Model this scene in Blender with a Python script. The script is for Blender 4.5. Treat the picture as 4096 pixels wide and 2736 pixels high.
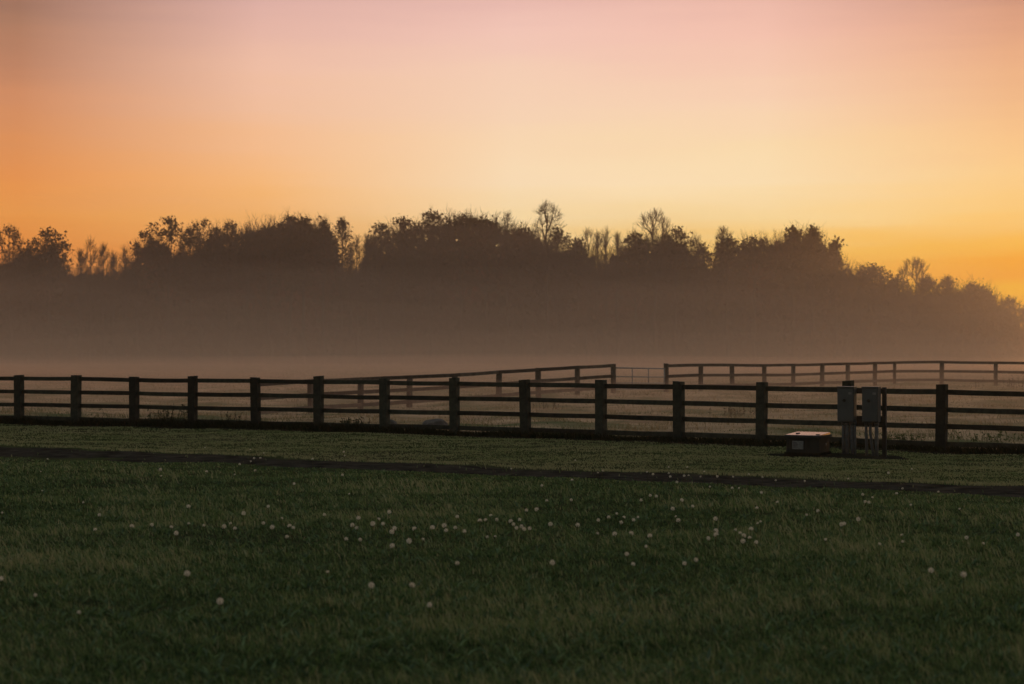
import bpy, bmesh, math, random
import numpy as np
from mathutils import Vector, Matrix, Euler

for o in list(bpy.data.objects):
    bpy.data.objects.remove(o)
S = bpy.context.scene
COL = S.collection
R = math.radians

# ------------------------------------------------------------------ camera
EYE = 1.85                      # eye height in metres
FPX = 7000.0                    # focal length in photo pixels (4096 wide)
HOR = 1405.0                    # photo row of the horizon
cd = bpy.data.cameras.new("camera")
cam = bpy.data.objects.new("camera", cd)
COL.objects.link(cam)
cam.location = (0, 0, EYE)
cam.rotation_euler = (R(90) + math.atan((HOR - 1368) / FPX), 0, 0)
cd.sensor_width = 36.0
cd.lens = FPX / 4096 * 36
cd.clip_start = 0.1
cd.clip_end = 3000
cd.dof.use_dof = True
cd.dof.focus_distance = 30.0
cd.dof.aperture_fstop = 2.4
S.camera = cam

# ------------------------------------------------------------------ exposure
S.view_settings.view_transform = 'Standard'
S.view_settings.look = 'None'
S.view_settings.gamma = 1
S.view_settings.exposure = 0.0
S.render.engine = 'CYCLES'
S.cycles.use_denoising = True
S.cycles.max_bounces = 6
S.cycles.volume_bounces = 1
S.cycles.transparent_max_bounces = 8
S.cycles.sample_clamp_indirect = 4.0

# ------------------------------------------------------------------ sky
def lin(c):
    return tuple(((v / 255) / 12.92 if v / 255 <= .04045 else ((v / 255 + .055) / 1.055) ** 2.4) for v in c)

W = bpy.data.worlds.new("World")
S.world = W
W.use_nodes = True
nt = W.node_tree
nt.nodes.clear()
N = nt.nodes.new
L = nt.links.new
def math_node(op, a, b=None, clamp=False):
    n = N('ShaderNodeMath'); n.operation = op; n.use_clamp = clamp
    for i, v in enumerate((a, b)):
        if v is None: continue
        if isinstance(v, (int, float)): n.inputs[i].default_value = v
        else: L(v, n.inputs[i])
    return n.outputs[0]
def maprange(v, a, b, c=0.0, d=1.0, smooth=False):
    n = N('ShaderNodeMapRange')
    if smooth: n.interpolation_type = 'SMOOTHSTEP'
    L(v, n.inputs['Value'])
    n.inputs['From Min'].default_value = a; n.inputs['From Max'].default_value = b
    n.inputs['To Min'].default_value = c; n.inputs['To Max'].default_value = d
    return n.outputs['Result']
def ramp(v, stops):
    n = N('ShaderNodeValToRGB')
    L(v, n.inputs['Fac'])
    cr = n.color_ramp
    stops = sorted(stops)
    while len(cr.elements) < len(stops): cr.elements.new(0.5)
    for e, (p, c) in zip(cr.elements, stops):
        e.position = p
        e.color = (*lin(c), 1)
    return n.outputs['Color']
def mix(f, a, b, mode='MIX'):
    n = N('ShaderNodeMix'); n.data_type = 'RGBA'; n.blend_type = mode
    if isinstance(f, (int, float)): n.inputs[0].default_value = f
    else: L(f, n.inputs[0])
    for i, v in ((6, a), (7, b)):
        if isinstance(v, tuple): n.inputs[i].default_value = (*v, 1)
        else: L(v, n.inputs[i])
    return n.outputs[2]

tc = N('ShaderNodeTexCoord')
sep = N('ShaderNodeSeparateXYZ'); L(tc.outputs['Generated'], sep.inputs[0])
az = math_node('ARCTAN2', sep.outputs['X'], sep.outputs['Y'])
el = math_node('ARCSINE', sep.outputs['Z'])
# faint streaks of high thin cloud: nudge the elevation the gradient is read at
mp = N('ShaderNodeMapping'); L(tc.outputs['Generated'], mp.inputs[0])
mp.inputs['Scale'].default_value = (4, 4, 55); mp.inputs['Rotation'].default_value = (R(1.2), R(2.5), 0)
ns = N('ShaderNodeTexNoise'); L(mp.outputs[0], ns.inputs['Vector'])
ns.inputs['Scale'].default_value = 2.2; ns.inputs['Detail'].default_value = 5
nud = maprange(ns.outputs['Fac'], 0.2, 0.8, -0.006, 0.006)
ele = math_node('ADD', el, nud)
t = maprange(ele, 0.0, 0.2)          # 0 at the horizon, 1 at about 11.5 degrees up
def tt(f): return max(0.0, min(1.0, (1405 - 1460 * f) / 7000 / 0.2))
columns = [
 (-0.275, [(.00,(148,108,92)),(.1,(168,120,96)),(.2,(186,128,98)),(.3,(206,138,98)),(.4,(216,142,90)),(.5,(226,144,78)),(.6,(233,152,72)),(.68,(228,140,62)),(.95,(225,130,58))]),
 (-0.1425,[(.00,(217,172,164)),(.1,(228,181,166)),(.2,(238,190,166)),(.3,(239,189,156)),(.4,(242,186,140)),(.5,(243,182,122)),(.6,(241,176,103)),(.7,(236,158,80)),(.95,(230,140,66))]),
 (0.0,    [(.00,(230,184,174)),(.1,(240,196,182)),(.2,(243,205,181)),(.3,(244,209,180)),(.4,(246,214,177)),(.5,(247,219,180)),(.6,(246,216,164)),(.7,(244,198,115)),(.95,(240,165,72))]),
 (0.143,  [(.00,(232,182,168)),(.1,(241,192,174)),(.2,(243,200,176)),(.3,(245,209,178)),(.4,(246,216,172)),(.5,(247,220,176)),(.6,(246,213,152)),(.68,(247,192,92)),(.95,(250,170,60))]),
 (0.279,  [(.00,(190,138,120)),(.1,(217,158,128)),(.2,(230,172,132)),(.3,(236,182,135)),(.4,(243,193,137)),(.5,(246,202,138)),(.6,(248,200,120)),(.68,(249,184,70)),(.72,(250,168,40)),(.75,(250,164,34)),(.8,(253,184,36)),(.95,(251,158,26))]),
]
front = None
for i, (a, st) in enumerate(columns):
    c = ramp(t, [(tt(f), col) for f, col in st])
    if front is None: front = c
    else: front = mix(maprange(az, columns[i - 1][0], a, smooth=False), front, c)
# the rest of the dome: dusk, dim and cool away from the glow
sky = N('ShaderNodeTexSky'); sky.sky_type = 'NISHITA'; sky.sun_disc = False
sky.sun_elevation = R(0.6); sky.sun_rotation = R(20)
nish = N('ShaderNodeVectorMath'); nish.operation = 'SCALE'
L(sky.outputs[0], nish.inputs[0]); nish.inputs['Scale'].default_value = 0.10
up = ramp(maprange(el, 0.0, 1.5708), [(0.0,(126,118,116)),(.13,(146,134,134)),(.3,(148,148,150)),(.6,(154,164,165)),(1.0,(160,178,180))])
back = maprange(sep.outputs['Y'], -.9, .35, .22, 1.0, smooth=True)      # darker behind us
bv = N('ShaderNodeVectorMath'); bv.operation = 'SCALE'; L(up, bv.inputs[0]); L(back, bv.inputs['Scale'])
rest = mix(1.0, bv.outputs[0], nish.outputs[0], 'ADD')
k_el = maprange(el, 0.19, 0.62, 1.0, 0.0, smooth=True)
k_r = maprange(az, 0.40, 1.7, 1.0, 0.0, smooth=True)
k_l = maprange(az, -1.5, -0.25, 0.0, 1.0, smooth=True)
k = math_node('MULTIPLY', math_node('MULTIPLY', k_el, k_r), k_l)
final = mix(k, rest, front)
bg = N('ShaderNodeBackground'); L(final, bg.inputs['Color']); L(maprange(el, 0.0, 0.21, 1.09, 1.045), bg.inputs['Strength'])
wo = N('ShaderNodeOutputWorld'); L(bg.outputs[0], wo.inputs['Surface'])

# the sun: just risen behind the wood on the right, weak and orange
sl = bpy.data.lights.new("sun", 'SUN'); sl.energy = 0.25; sl.angle = R(4); sl.color = (1.0, .55, .25)
so = bpy.data.objects.new("sun", sl); COL.objects.link(so)
so.rotation_euler = Vector((math.sin(R(20)), math.cos(R(20)), math.tan(R(3.0)))).to_track_quat('Z', 'Y').to_euler()

# ------------------------------------------------------------------ helpers
rng = np.random.default_rng(7)
random.seed(7)

def px(sx, sy, d):
    """photo pixel (4096 x 2736) seen at distance d -> point"""
    return Vector(((sx - 2048) / FPX * d, d, EYE + (HOR - sy) / FPX * d))

def tag(o, label=None, cat=None, group=None, kind=None):
    if label: o['label'] = label
    if cat: o['category'] = cat
    if group: o['group'] = group
    if kind: o['kind'] = kind
    return o

def empty(name, loc, rz=0.0):
    o = bpy.data.objects.new(name, None)
    o.empty_display_size = 0.2
    COL.objects.link(o)
    o.location = loc; o.rotation_euler = (0, 0, rz)
    return o

class MB:
    """collects shapes, builds ONE mesh object"""
    def __init__(s): s.v = []; s.f = []; s.n = 0
    def add(s, v, f):
        v = np.asarray(v, dtype=float)
        s.v.append(v); s.f.extend([tuple(i + s.n for i in q) for q in f]); s.n += len(v)
    def box(s, x0, x1, y0, y1, z0, z1, m=None, taper=0.0):
        t_ = taper
        v = [(x0,y0,z0),(x1,y0,z0),(x1,y1,z0),(x0,y1,z0),(x0+t_,y0+t_,z1),(x1-t_,y0+t_,z1),(x1-t_,y1-t_,z1),(x0+t_,y1-t_,z1)]
        if m is not None: v = [tuple(m @ Vector(p)) for p in v]
        s.add(v, [(0,3,2,1),(4,5,6,7),(0,1,5,4),(1,2,6,5),(2,3,7,6),(3,0,4,7)])
    def tube(s, pts, radii, n=5, cap=True):
        pts = np.asarray(pts, dtype=float)
        k = len(pts)
        d = np.gradient(pts, axis=0)
        d /= np.linalg.norm(d, axis=1)[:, None] + 1e-9
        ref = np.array([0, 0, 1.0]) if abs(d[0][2]) < .9 else np.array([1.0, 0, 0])
        u = np.cross(d, ref); u /= np.linalg.norm(u, axis=1)[:, None] + 1e-9
        w = np.cross(d, u)
        a = np.arange(n) * 2 * math.pi / n
        ring = pts[:, None, :] + np.asarray(radii)[:, None, None] * (np.cos(a)[None, :, None] * u[:, None, :] + np.sin(a)[None, :, None] * w[:, None, :])
        f = [(i*n+j, i*n+(j+1) % n, (i+1)*n+(j+1) % n, (i+1)*n+j) for i in range(k-1) for j in range(n)]
        if cap:
            f.append(tuple(range(n))[::-1]); f.append(tuple(range((k-1)*n, k*n)))
        s.add(ring.reshape(-1, 3), f)
    def mesh(s, name):
        me = bpy.data.meshes.new(name)
        v = np.concatenate(s.v) if s.v else np.zeros((0, 3))
        me.from_pydata(v.tolist(), [], s.f)
        me.update()
        return me
    def build(s, name, mat, parent=None, bevel=0.0, smooth=False):
        me = s.mesh(name)
        return link(name, me, mat, parent, bevel, smooth)

def link(name, me, mat, parent=None, bevel=0.0, smooth=False):
    if mat is not None: me.materials.append(mat)
    o = bpy.data.objects.new(name, me)
    COL.objects.link(o)
    if parent is not None: o.parent = parent
    if bevel:
        bm = bmesh.new(); bm.from_mesh(me)
        bmesh.ops.recalc_face_normals(bm, faces=bm.faces)
        bmesh.ops.bevel(bm, geom=list(bm.edges), offset=bevel, segments=2, affect='EDGES', profile=.6)
        bm.to_mesh(me); bm.free()
    if smooth:
        me.polygons.foreach_set('use_smooth', np.ones(len(me.polygons), dtype=bool))
    return o

def np_mesh(name, verts, counts, idx):
    """fast mesh from numpy: verts (n,3), counts per face, flat vertex indices"""
    me = bpy.data.meshes.new(name)
    me.vertices.add(len(verts)); me.vertices.foreach_set('co', verts.astype(np.float32).ravel())
    me.loops.add(len(idx)); me.loops.foreach_set('vertex_index', idx.astype(np.int32))
    me.polygons.add(len(counts))
    st = np.concatenate(([0], np.cumsum(counts)[:-1]))
    me.polygons.foreach_set('loop_start', st.astype(np.int32))
    me.update(calc_edges=True)
    return me

def quads_mesh(name, verts):
    n = len(verts) // 4
    return np_mesh(name, verts, np.full(n, 4), np.arange(n * 4))

# ------------------------------------------------------------------ materials
def mat_new(name):
    m = bpy.data.materials.new(name); m.use_nodes = True
    t_ = m.node_tree; t_.nodes.clear()
    return m, t_, t_.nodes.new, t_.links.new

def surf(name, ca, cb, scale=3.0, detail=5, rough=.8, stretch=(1, 1, 1), bump=0.0, bscale=None, spec=.3, metal=0.0, cc=None, cscale=.3, lo=.35, hi=.65):
    """Principled with colours varied by noise in object space"""
    m, t_, NN, LL = mat_new(name)
    tcx = NN('ShaderNodeTexCoord'); mpx = NN('ShaderNodeMapping'); LL(tcx.outputs['Object'], mpx.inputs[0])
    mpx.inputs['Scale'].default_value = stretch
    nz = NN('ShaderNodeTexNoise'); nz.inputs['Scale'].default_value = scale; nz.inputs['Detail'].default_value = detail
    LL(mpx.outputs[0], nz.inputs['Vector'])
    cr = NN('ShaderNodeValToRGB'); LL(nz.outputs['Fac'], cr.inputs[0])
    cr.color_ramp.elements[0].position = lo; cr.color_ramp.elements[1].position = hi
    cr.color_ramp.elements[0].color = (*ca, 1); cr.color_ramp.elements[1].color = (*cb, 1)
    col = cr.outputs[0]
    if cc:
        n2 = NN('ShaderNodeTexNoise'); n2.inputs['Scale'].default_value = cscale; n2.inputs['Detail'].default_value = 3
        LL(tcx.outputs['Object'], n2.inputs['Vector'])
        mr = NN('ShaderNodeMapRange'); LL(n2.outputs['Fac'], mr.inputs[0]); mr.inputs[1].default_value = .46; mr.inputs[2].default_value = .64
        mx = NN('ShaderNodeMix'); mx.data_type = 'RGBA'
        LL(mr.outputs[0], mx.inputs[0]); LL(col, mx.inputs[6]); mx.inputs[7].default_value = (*cc, 1)
        col = mx.outputs[2]
    p = NN('ShaderNodeBsdfPrincipled'); LL(col, p.inputs['Base Color'])
    p.inputs['Roughness'].default_value = rough; p.inputs['Metallic'].default_value = metal
    p.inputs['Specular IOR Level'].default_value = spec
    if bump:
        b = NN('ShaderNodeBump'); b.inputs['Strength'].default_value = bump; b.inputs['Distance'].default_value = .02
        n3 = NN('ShaderNodeTexNoise'); n3.inputs['Scale'].default_value = bscale or scale * 3; n3.inputs['Detail'].default_value = 6
        LL(mpx.outputs[0], n3.inputs['Vector']); LL(n3.outputs['Fac'], b.inputs['Height']); LL(b.outputs[0], p.inputs['Normal'])
    o_ = NN('ShaderNodeOutputMaterial'); LL(p.outputs[0], o_.inputs[0])
    return m

def vary(m, lo, hi):
    """each board or post of this wood a little lighter or darker than the next"""
    t_ = m.node_tree
    p = next(n for n in t_.nodes if n.type == 'BSDF_PRINCIPLED')
    src = p.inputs['Base Color'].links[0].from_socket
    oi = t_.nodes.new('ShaderNodeObjectInfo'); mr = t_.nodes.new('ShaderNodeMapRange')
    t_.links.new(oi.outputs['Random'], mr.inputs[0]); mr.inputs[3].default_value = lo; mr.inputs[4].default_value = hi
    sc_ = t_.nodes.new('ShaderNodeVectorMath'); sc_.operation = 'SCALE'
    t_.links.new(src, sc_.inputs[0]); t_.links.new(mr.outputs[0], sc_.inputs['Scale'])
    t_.links.new(sc_.outputs[0], p.inputs['Base Color'])

def leaf(name, ca, cb, cc=None, scale=30.0, cscale=.35, trans=.35, clo=.45, chi=.6, gloss=0.0):
    """thin leaf: diffuse + light passing through, colours vary"""
    m, t_, NN, LL = mat_new(name)
    tcx = NN('ShaderNodeTexCoord')
    nz = NN('ShaderNodeTexNoise'); nz.inputs['Scale'].default_value = scale; nz.inputs['Detail'].default_value = 2
    LL(tcx.outputs['Object'], nz.inputs['Vector'])
    cr = NN('ShaderNodeValToRGB'); LL(nz.outputs['Fac'], cr.inputs[0])
    cr.color_ramp.elements[0].position = .3; cr.color_ramp.elements[1].position = .7
    cr.color_ramp.elements[0].color = (*ca, 1); cr.color_ramp.elements[1].color = (*cb, 1)
    col = cr.outputs[0]
    if cc:
        n2 = NN('ShaderNodeTexNoise'); n2.inputs['Scale'].default_value = cscale; n2.inputs['Detail'].default_value = 4
        LL(tcx.outputs['Object'], n2.inputs['Vector'])
        mr = NN('ShaderNodeMapRange'); LL(n2.outputs['Fac'], mr.inputs[0]); mr.inputs[1].default_value = clo; mr.inputs[2].default_value = chi
        mx = NN('ShaderNodeMix'); mx.data_type = 'RGBA'
        LL(mr.outputs[0], mx.inputs[0]); LL(col, mx.inputs[6]); mx.inputs[7].default_value = (*cc, 1)
        col = mx.outputs[2]
    d_ = NN('ShaderNodeBsdfDiffuse'); LL(col, d_.inputs[0])
    tr = NN('ShaderNodeBsdfTranslucent'); LL(col, tr.inputs[0])
    ms = NN('ShaderNodeMixShader'); ms.inputs[0].default_value = trans
    LL(d_.outputs[0], ms.inputs[1]); LL(tr.outputs[0], ms.inputs[2])
    out = ms.outputs[0]
    if gloss:
        g = NN('ShaderNodeBsdfGlossy'); g.inputs['Roughness'].default_value = .45; g.inputs[0].default_value = (.6, .6, .55, 1)
        m2 = NN('ShaderNodeMixShader'); m2.inputs[0].default_value = gloss
        LL(out, m2.inputs[1]); LL(g.outputs[0], m2.inputs[2]); out = m2.outputs[0]
    o_ = NN('ShaderNodeOutputMaterial'); LL(out, o_.inputs[0])
    return m

M = {}
M['lawn'] = surf('lawn', (.024,.033,.012), (.050,.058,.022), scale=1.6, rough=.95, cc=(.04,.04,.02), cscale=.22, bump=.6, bscale=22, spec=0.0)
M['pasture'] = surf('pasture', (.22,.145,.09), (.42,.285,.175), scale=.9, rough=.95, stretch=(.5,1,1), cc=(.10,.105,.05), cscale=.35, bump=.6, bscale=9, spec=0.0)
M['track'] = surf('track_soil', (.011,.0095,.008), (.050,.042,.034), scale=3.4, rough=.95, bump=.8, bscale=24, spec=0.0)
M['strip'] = surf('strip_soil', (.014,.014,.010), (.026,.023,.016), scale=3, rough=.95, bump=.8, bscale=20, spec=0.0)
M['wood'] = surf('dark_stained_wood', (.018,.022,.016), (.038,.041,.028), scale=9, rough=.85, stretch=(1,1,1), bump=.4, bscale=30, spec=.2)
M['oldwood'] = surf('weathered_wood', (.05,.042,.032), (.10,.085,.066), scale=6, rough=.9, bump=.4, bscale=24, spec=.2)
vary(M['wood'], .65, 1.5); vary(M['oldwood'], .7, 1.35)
M['steel'] = surf('galvanised_steel', (.16,.16,.155), (.26,.26,.25), scale=12, rough=.5, metal=.0, spec=.4)
M['boxpaint'] = surf('grey_enamel', (.052,.062,.062), (.070,.080,.078), scale=5, rough=.42, spec=.45, bump=.05, bscale=30)
M['conduit'] = surf('grey_conduit', (.075,.078,.075), (.115,.118,.112), scale=14, rough=.55)
M['rackpost'] = surf('dark_rack_post', (.022,.022,.018), (.04,.038,.03), scale=9, rough=.8, bump=.3, bscale=30)
M['vault'] = surf('dark_green_shell', (.009,.013,.010), (.020,.022,.016), scale=7, rough=.6, spec=.3, bump=.2, bscale=40)
M['lid'] = surf('worn_metal_lid', (.34,.25,.22), (.50,.38,.34), scale=9, rough=.20, spec=.5, metal=1.0)
M['plate'] = surf('grey_plate', (.14,.145,.14), (.21,.21,.20), scale=25, rough=.5)
M['ink'] = surf('dark_print', (.05,.05,.05), (.07,.07,.07), scale=20, rough=.6)
M['rock'] = surf('pale_rock', (.055,.046,.038), (.095,.080,.066), scale=7, rough=.9, bump=.6, bscale=18)
M['bark'] = surf('bark', (.018,.014,.010), (.040,.031,.022), scale=5, rough=.9, stretch=(1,1,.3), bump=.5, bscale=14)
def grass_mat():
    m, t_, NN, LL = mat_new('grass_blades')
    a_ = NN('ShaderNodeAttribute'); a_.attribute_name = 'tint'
    cr = NN('ShaderNodeValToRGB'); LL(a_.outputs['Fac'], cr.inputs[0])
    el_ = cr.color_ramp.elements
    el_[0].position = .08; el_[0].color = (.009, .033, .013, 1)
    el_[1].position = 1.0; el_[1].color = (.33, .31, .155, 1)
    for p_, c_ in ((.38, (.080, .138, .046, 1)), (.68, (.150, .215, .068, 1))):
        e_ = el_.new(p_); e_.color = c_
    d_ = NN('ShaderNodeBsdfDiffuse'); LL(cr.outputs[0], d_.inputs[0])
    tr = NN('ShaderNodeBsdfTranslucent'); LL(cr.outputs[0], tr.inputs[0])
    ms = NN('ShaderNodeMixShader'); ms.inputs[0].default_value = .4
    LL(d_.outputs[0], ms.inputs[1]); LL(tr.outputs[0], ms.inputs[2])
    g = NN('ShaderNodeBsdfGlossy'); g.inputs['Roughness'].default_value = .4; g.inputs[0].default_value = (.7, .7, .65, 1)
    m2 = NN('ShaderNodeMixShader'); m2.inputs[0].default_value = .03
    LL(ms.outputs[0], m2.inputs[1]); LL(g.outputs[0], m2.inputs[2])
    o_ = NN('ShaderNodeOutputMaterial'); LL(m2.outputs[0], o_.inputs[0])
    return m
M['grass'] = grass_mat()
M['striphay'] = leaf('dark_long_grass', (.010,.016,.007), (.022,.027,.012), scale=20, trans=.25)
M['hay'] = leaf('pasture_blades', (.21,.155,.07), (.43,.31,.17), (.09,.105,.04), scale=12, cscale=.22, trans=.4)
M['weed'] = leaf('weed_leaves', (.03,.035,.015), (.06,.055,.03), scale=18, trans=.35)
M['weedgreen'] = leaf('green_weed_leaves', (.06,.075,.025), (.12,.13,.05), scale=18, trans=.4)
M['leaf_dark'] = leaf('dark_foliage', (.028,.022,.009), (.060,.042,.015), (.10,.036,.014), scale=1.2, cscale=.10, trans=.22, clo=.5, chi=.7)
M['leaf_rust'] = leaf('rust_foliage', (.045,.022,.009), (.085,.040,.014), (.03,.028,.011), scale=1.2, cscale=.12, trans=.22)
M['leaf_gold'] = leaf('gold_foliage', (.055,.038,.012), (.10,.062,.018), (.03,.03,.011), scale=1.2, cscale=.14, trans=.25)
M['wood_mass'] = leaf('woodland_foliage', (.026,.022,.010), (.058,.040,.016), (.15,.040,.020), scale=.5, cscale=.07, trans=.2, clo=.52, chi=.68)
M['stem'] = leaf('dandelion_stem', (.05,.06,.02), (.09,.08,.035), scale=30, trans=.3)
M['puff'] = leaf('dandelion_down', (.90,.81,.66), (.96,.89,.76), scale=40, trans=.62)
M['core'] = surf('dandelion_core', (.10,.07,.04), (.18,.13,.08), scale=60, rough=.9)

# ------------------------------------------------------------------ the land
ctrl = np.array([   # x, y, height
 (0,0,0),(-8,10,0),(8,10,0),(-14,24,0),(12,24,-.02),(0,20,-.01),
 (-16,45,.05),(-12.4,44.2,.035),(-5.5,41,0),(0,38.6,-.03),(2.4,37.3,-.035),(4.9,35.5,-.04),(9.6,32.8,-.09),(14,30,-.10),
 (-7,58,-.22),(-3.6,62,-.16),(0,66,-.02),(4.1,71.6,.10),(6.6,75,.10),(13,83,.12),(19.7,90,.13),(24.6,84,.12),(32,78,.10),
 (-30,70,-.12),(-22,110,.0),(0,120,.05),(30,120,.08),(-60,160,0),(0,170,0),(60,160,0),(-100,250,0),(0,250,0),(100,250,0),(0,320,0),(-150,80,0),(150,80,0)])
def wav(x, y, seeds, f0, n=6):
    z = np.zeros_like(x); a = 1.0; f = f0; tot = 0
    r_ = np.random.default_rng(seeds)
    for i in range(n):
        th, ph = r_.uniform(0, 2*math.pi, 2)
        z += a * np.sin(f * (x * math.cos(th) + y * math.sin(th)) + ph)
        th2, ph2 = r_.uniform(0, 2*math.pi, 2)
        z += a * np.sin(f * 1.3 * (x * math.cos(th2) + y * math.sin(th2)) + ph2)
        tot += 2 * a; a *= .75; f *= 1.5
    return z / tot * 2
def fence_y(x):                     # the near fence line, a slight curve
    return np.interp(x, FX, FY)
fd = lambda sx: 0.66 * FPX / np.interp(sx, [-400, 0, 1100, 1400, 2048, 2500, 3000, 4096, 4600], [102.5, 104.6, 111.8, 114, 119, 124, 130, 141, 147])
_s = np.linspace(-500, 4700, 60); _d = fd(_s)
FX = (_s - 2048) / FPX * _d; FY = _d
def hgt(x, y):
    x = np.asarray(x, dtype=float); y = np.asarray(y, dtype=float)
    num = np.zeros_like(x); den = np.zeros_like(x) + 1e-9
    for cx, cy, cz in ctrl:
        s_ = 4 + 0.10 * max(cy, 1)
        w_ = 1.0 / (((x - cx) ** 2 + (y - cy) ** 2) / s_ ** 2 + .15) ** 2
        num += w_ * cz; den += w_
    z = num / den
    past = np.clip((y - fence_y(x) - 1.5) / 4, 0, 1)
    z = z + (1 - past) * .022 * wav(x, y * 1.6, 3, .9, 4) + past * .075 * wav(x, y, 5, 1.0, 5) * np.clip(1 - (y - 90) / 80, .2, 1)
    return z
def h1(x, y): return float(hgt(np.array([x]), np.array([y]))[0])

def axis(fine0, fine1, step, lo, hi, grow=1.25):
    a = list(np.arange(fine0, fine1 + 1e-6, step))
    s_ = step
    while a[-1] < hi: s_ *= grow; a.append(a[-1] + s_)
    s_ = step
    while a[0] > lo: s_ *= grow; a.insert(0, a[0] - s_)
    return np.array(a)
def sheet(name, X, Y, mat, keep=None, dz=0.0):
    gx, gy = np.meshgrid(X, Y)
    z = hgt(gx.ravel(), gy.ravel()) + dz
    v = np.stack([gx.ravel(), gy.ravel(), z], 1)
    nx, ny = len(X), len(Y)
    i = np.arange((ny - 1) * (nx - 1)); r_ = i // (nx - 1); c_ = i % (nx - 1)
    q = np.stack([r_*nx+c_, r_*nx+c_+1, (r_+1)*nx+c_+1, (r_+1)*nx+c_], 1)
    me = np_mesh(name, v, np.full(len(q), 4), q.ravel())
    o = link(name, me, mat, smooth=True)
    return tag(o, kind='structure')
def strip_sheet(name, xs, y0, y1, n, mat, dz):
    """a ribbon between two lines y0(x), y1(x), draped on the land"""
    v = []
    for j in range(n + 1):
        yy = y0 + (y1 - y0) * j / n
        prof = dz * (1 if 0 < j < n else -1.5)
        v.append(np.stack([xs, yy, hgt(xs, yy) + prof], 1))
    v = np.concatenate(v); nx = len(xs)
    q = np.array([(j*nx+i, j*nx+i+1, (j+1)*nx+i+1, (j+1)*nx+i) for j in range(n) for i in range(nx - 1)])
    me = np_mesh(name, v, np.full(len(q), 4), q.ravel())
    return tag(link(name, me, mat, smooth=True), kind='structure')

# lawn on this side of the fence, pasture beyond; both follow the fence line
def land(name, near, mat):
    X = axis(-24, 24, .35, -500, 500)
    fy = fence_y(X) + .25
    if near: T = np.concatenate(([-60, -30, -12, -3, 2], np.linspace(5, 30, 90), )); rows = [np.full_like(X, t_) for t_ in T] + [30 + (fy - 30) * k for k in np.linspace(.1, 1, 30)]
    else:
        rows = [fy + k for k in np.concatenate((np.linspace(0, 60, 150), np.geomspace(63, 700, 40)))]
    v = np.concatenate([np.stack([X, r_, hgt(X, r_)], 1) for r_ in rows]); nx = len(X)
    q = np.array([(j*nx+i, j*nx+i+1, (j+1)*nx+i+1, (j+1)*nx+i) for j in range(len(rows)-1) for i in range(nx - 1)])
    me = np_mesh(name, v, np.full(len(q), 4), q.ravel())
    return tag(link(name, me, mat, smooth=True), kind='structure')
land('lawn', True, M['lawn'])
land('pasture', False, M['pasture'])

# dirt track crossing the lawn: far and near edges read off as distances
def track_edges(x):
    def line(pts):
        P = [((sx - 2048) / FPX * d, d) for sx, d in ((s_, EYE * FPX / (y_ - HOR)) for s_, y_ in pts)]
        P.sort()
        return np.interp(x, [p[0] for p in P], [p[1] for p in P])
    far = line([(-700,1752),(0,1784),(656,1811),(1371,1837),(1700,1850),(2450,1876),(3200,1903),(4096,1937),(4700,1960)])
    near = line([(-700,1802),(0,1828),(656,1845),(1371,1873),(1700,1889),(2450,1914),(3200,1938),(4096,1978),(4700,2003)])
    return far, near
xs = np.arange(-26, 22, .1)
tf, tn = track_edges(xs)
rag = .20 * wav(xs, xs * 0, 11, 1.4, 7); rag2 = .20 * wav(xs, xs * 0 + 9, 12, 1.7, 7)
strip_sheet('dirt_track', xs, tn + rag, tf + rag2, 8, M['track'], .012)
xs = np.arange(-30, 26, .25)
fy = fence_y(xs)
strip_sheet('bare_fence_strip', xs, fy - .75 + .12 * wav(xs, xs*0, 13, 1.2, 5), fy + .85 + .2 * wav(xs, xs*0, 14, 1.2, 5), 8, M['strip'], .014)

# ------------------------------------------------------------------ wooden fences
def post_mesh(w, h, r_, sink=.35):
    bm = bmesh.new()
    mbx = MB(); a = w / 2
    t1, t2 = r_.uniform(-.012, .012, 2)
    v = [(-a,-a,-sink),(a,-a,-sink),(a,a,-sink),(-a,a,-sink)]
    for z in (h * .33, h * .66):
        jx, jy = r_.uniform(-.004, .004, 2)
        v += [(-a+jx,-a+jy,z),(a+jx,-a+jy,z),(a+jx,a+jy,z),(-a+jx,a+jy,z)]
    v += [(-a,-a,h+t1),(a,-a,h+t2),(a,a,h+t2),(-a,a,h+t1)]
    f = [(3,2,1,0)] + [(k*4+i, k*4+(i+1)%4, k*4+4+(i+1)%4, k*4+4+i) for k in range(3) for i in range(4)] + [(12,13,14,15)]
    mbx.add(v, f)
    return mbx

def rail_between(p, q, hh, th, r_, off=0.0, over=.02):
    """a board from p to q (points at its centre line), slightly bowed"""
    p = np.array(p); q = np.array(q)
    d = q - p; ln = np.linalg.norm(d[:2]); u = d / np.linalg.norm(d)
    nrm = np.array([-u[1], u[0], 0]); nrm /= np.linalg.norm(nrm)
    p = p - u * over + nrm * off; q = q + u * over + nrm * off
    mbx = MB(); rows = []
    sag = r_.uniform(-.011, .006)
    for k in range(5):
        t_ = k / 4
        c = p + (q - p) * t_ + np.array([0, 0, sag * 4 * t_ * (1 - t_)]) + nrm * r_.uniform(-.003, .003)
        z = np.array([0, 0, hh / 2 * r_.uniform(.95, 1.05)])
        rows += [c - nrm * th / 2 - z, c + nrm * th / 2 - z, c + nrm * th / 2 + z, c - nrm * th / 2 + z]
    f = [(3,2,1,0)] + [(k*4+i, k*4+(i+1)%4, k*4+4+(i+1)%4, k*4+4+i) for k in range(4) for i in range(4)] + [(16,17,18,19)]
    mbx.add(rows, f)
    return mbx

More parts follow.
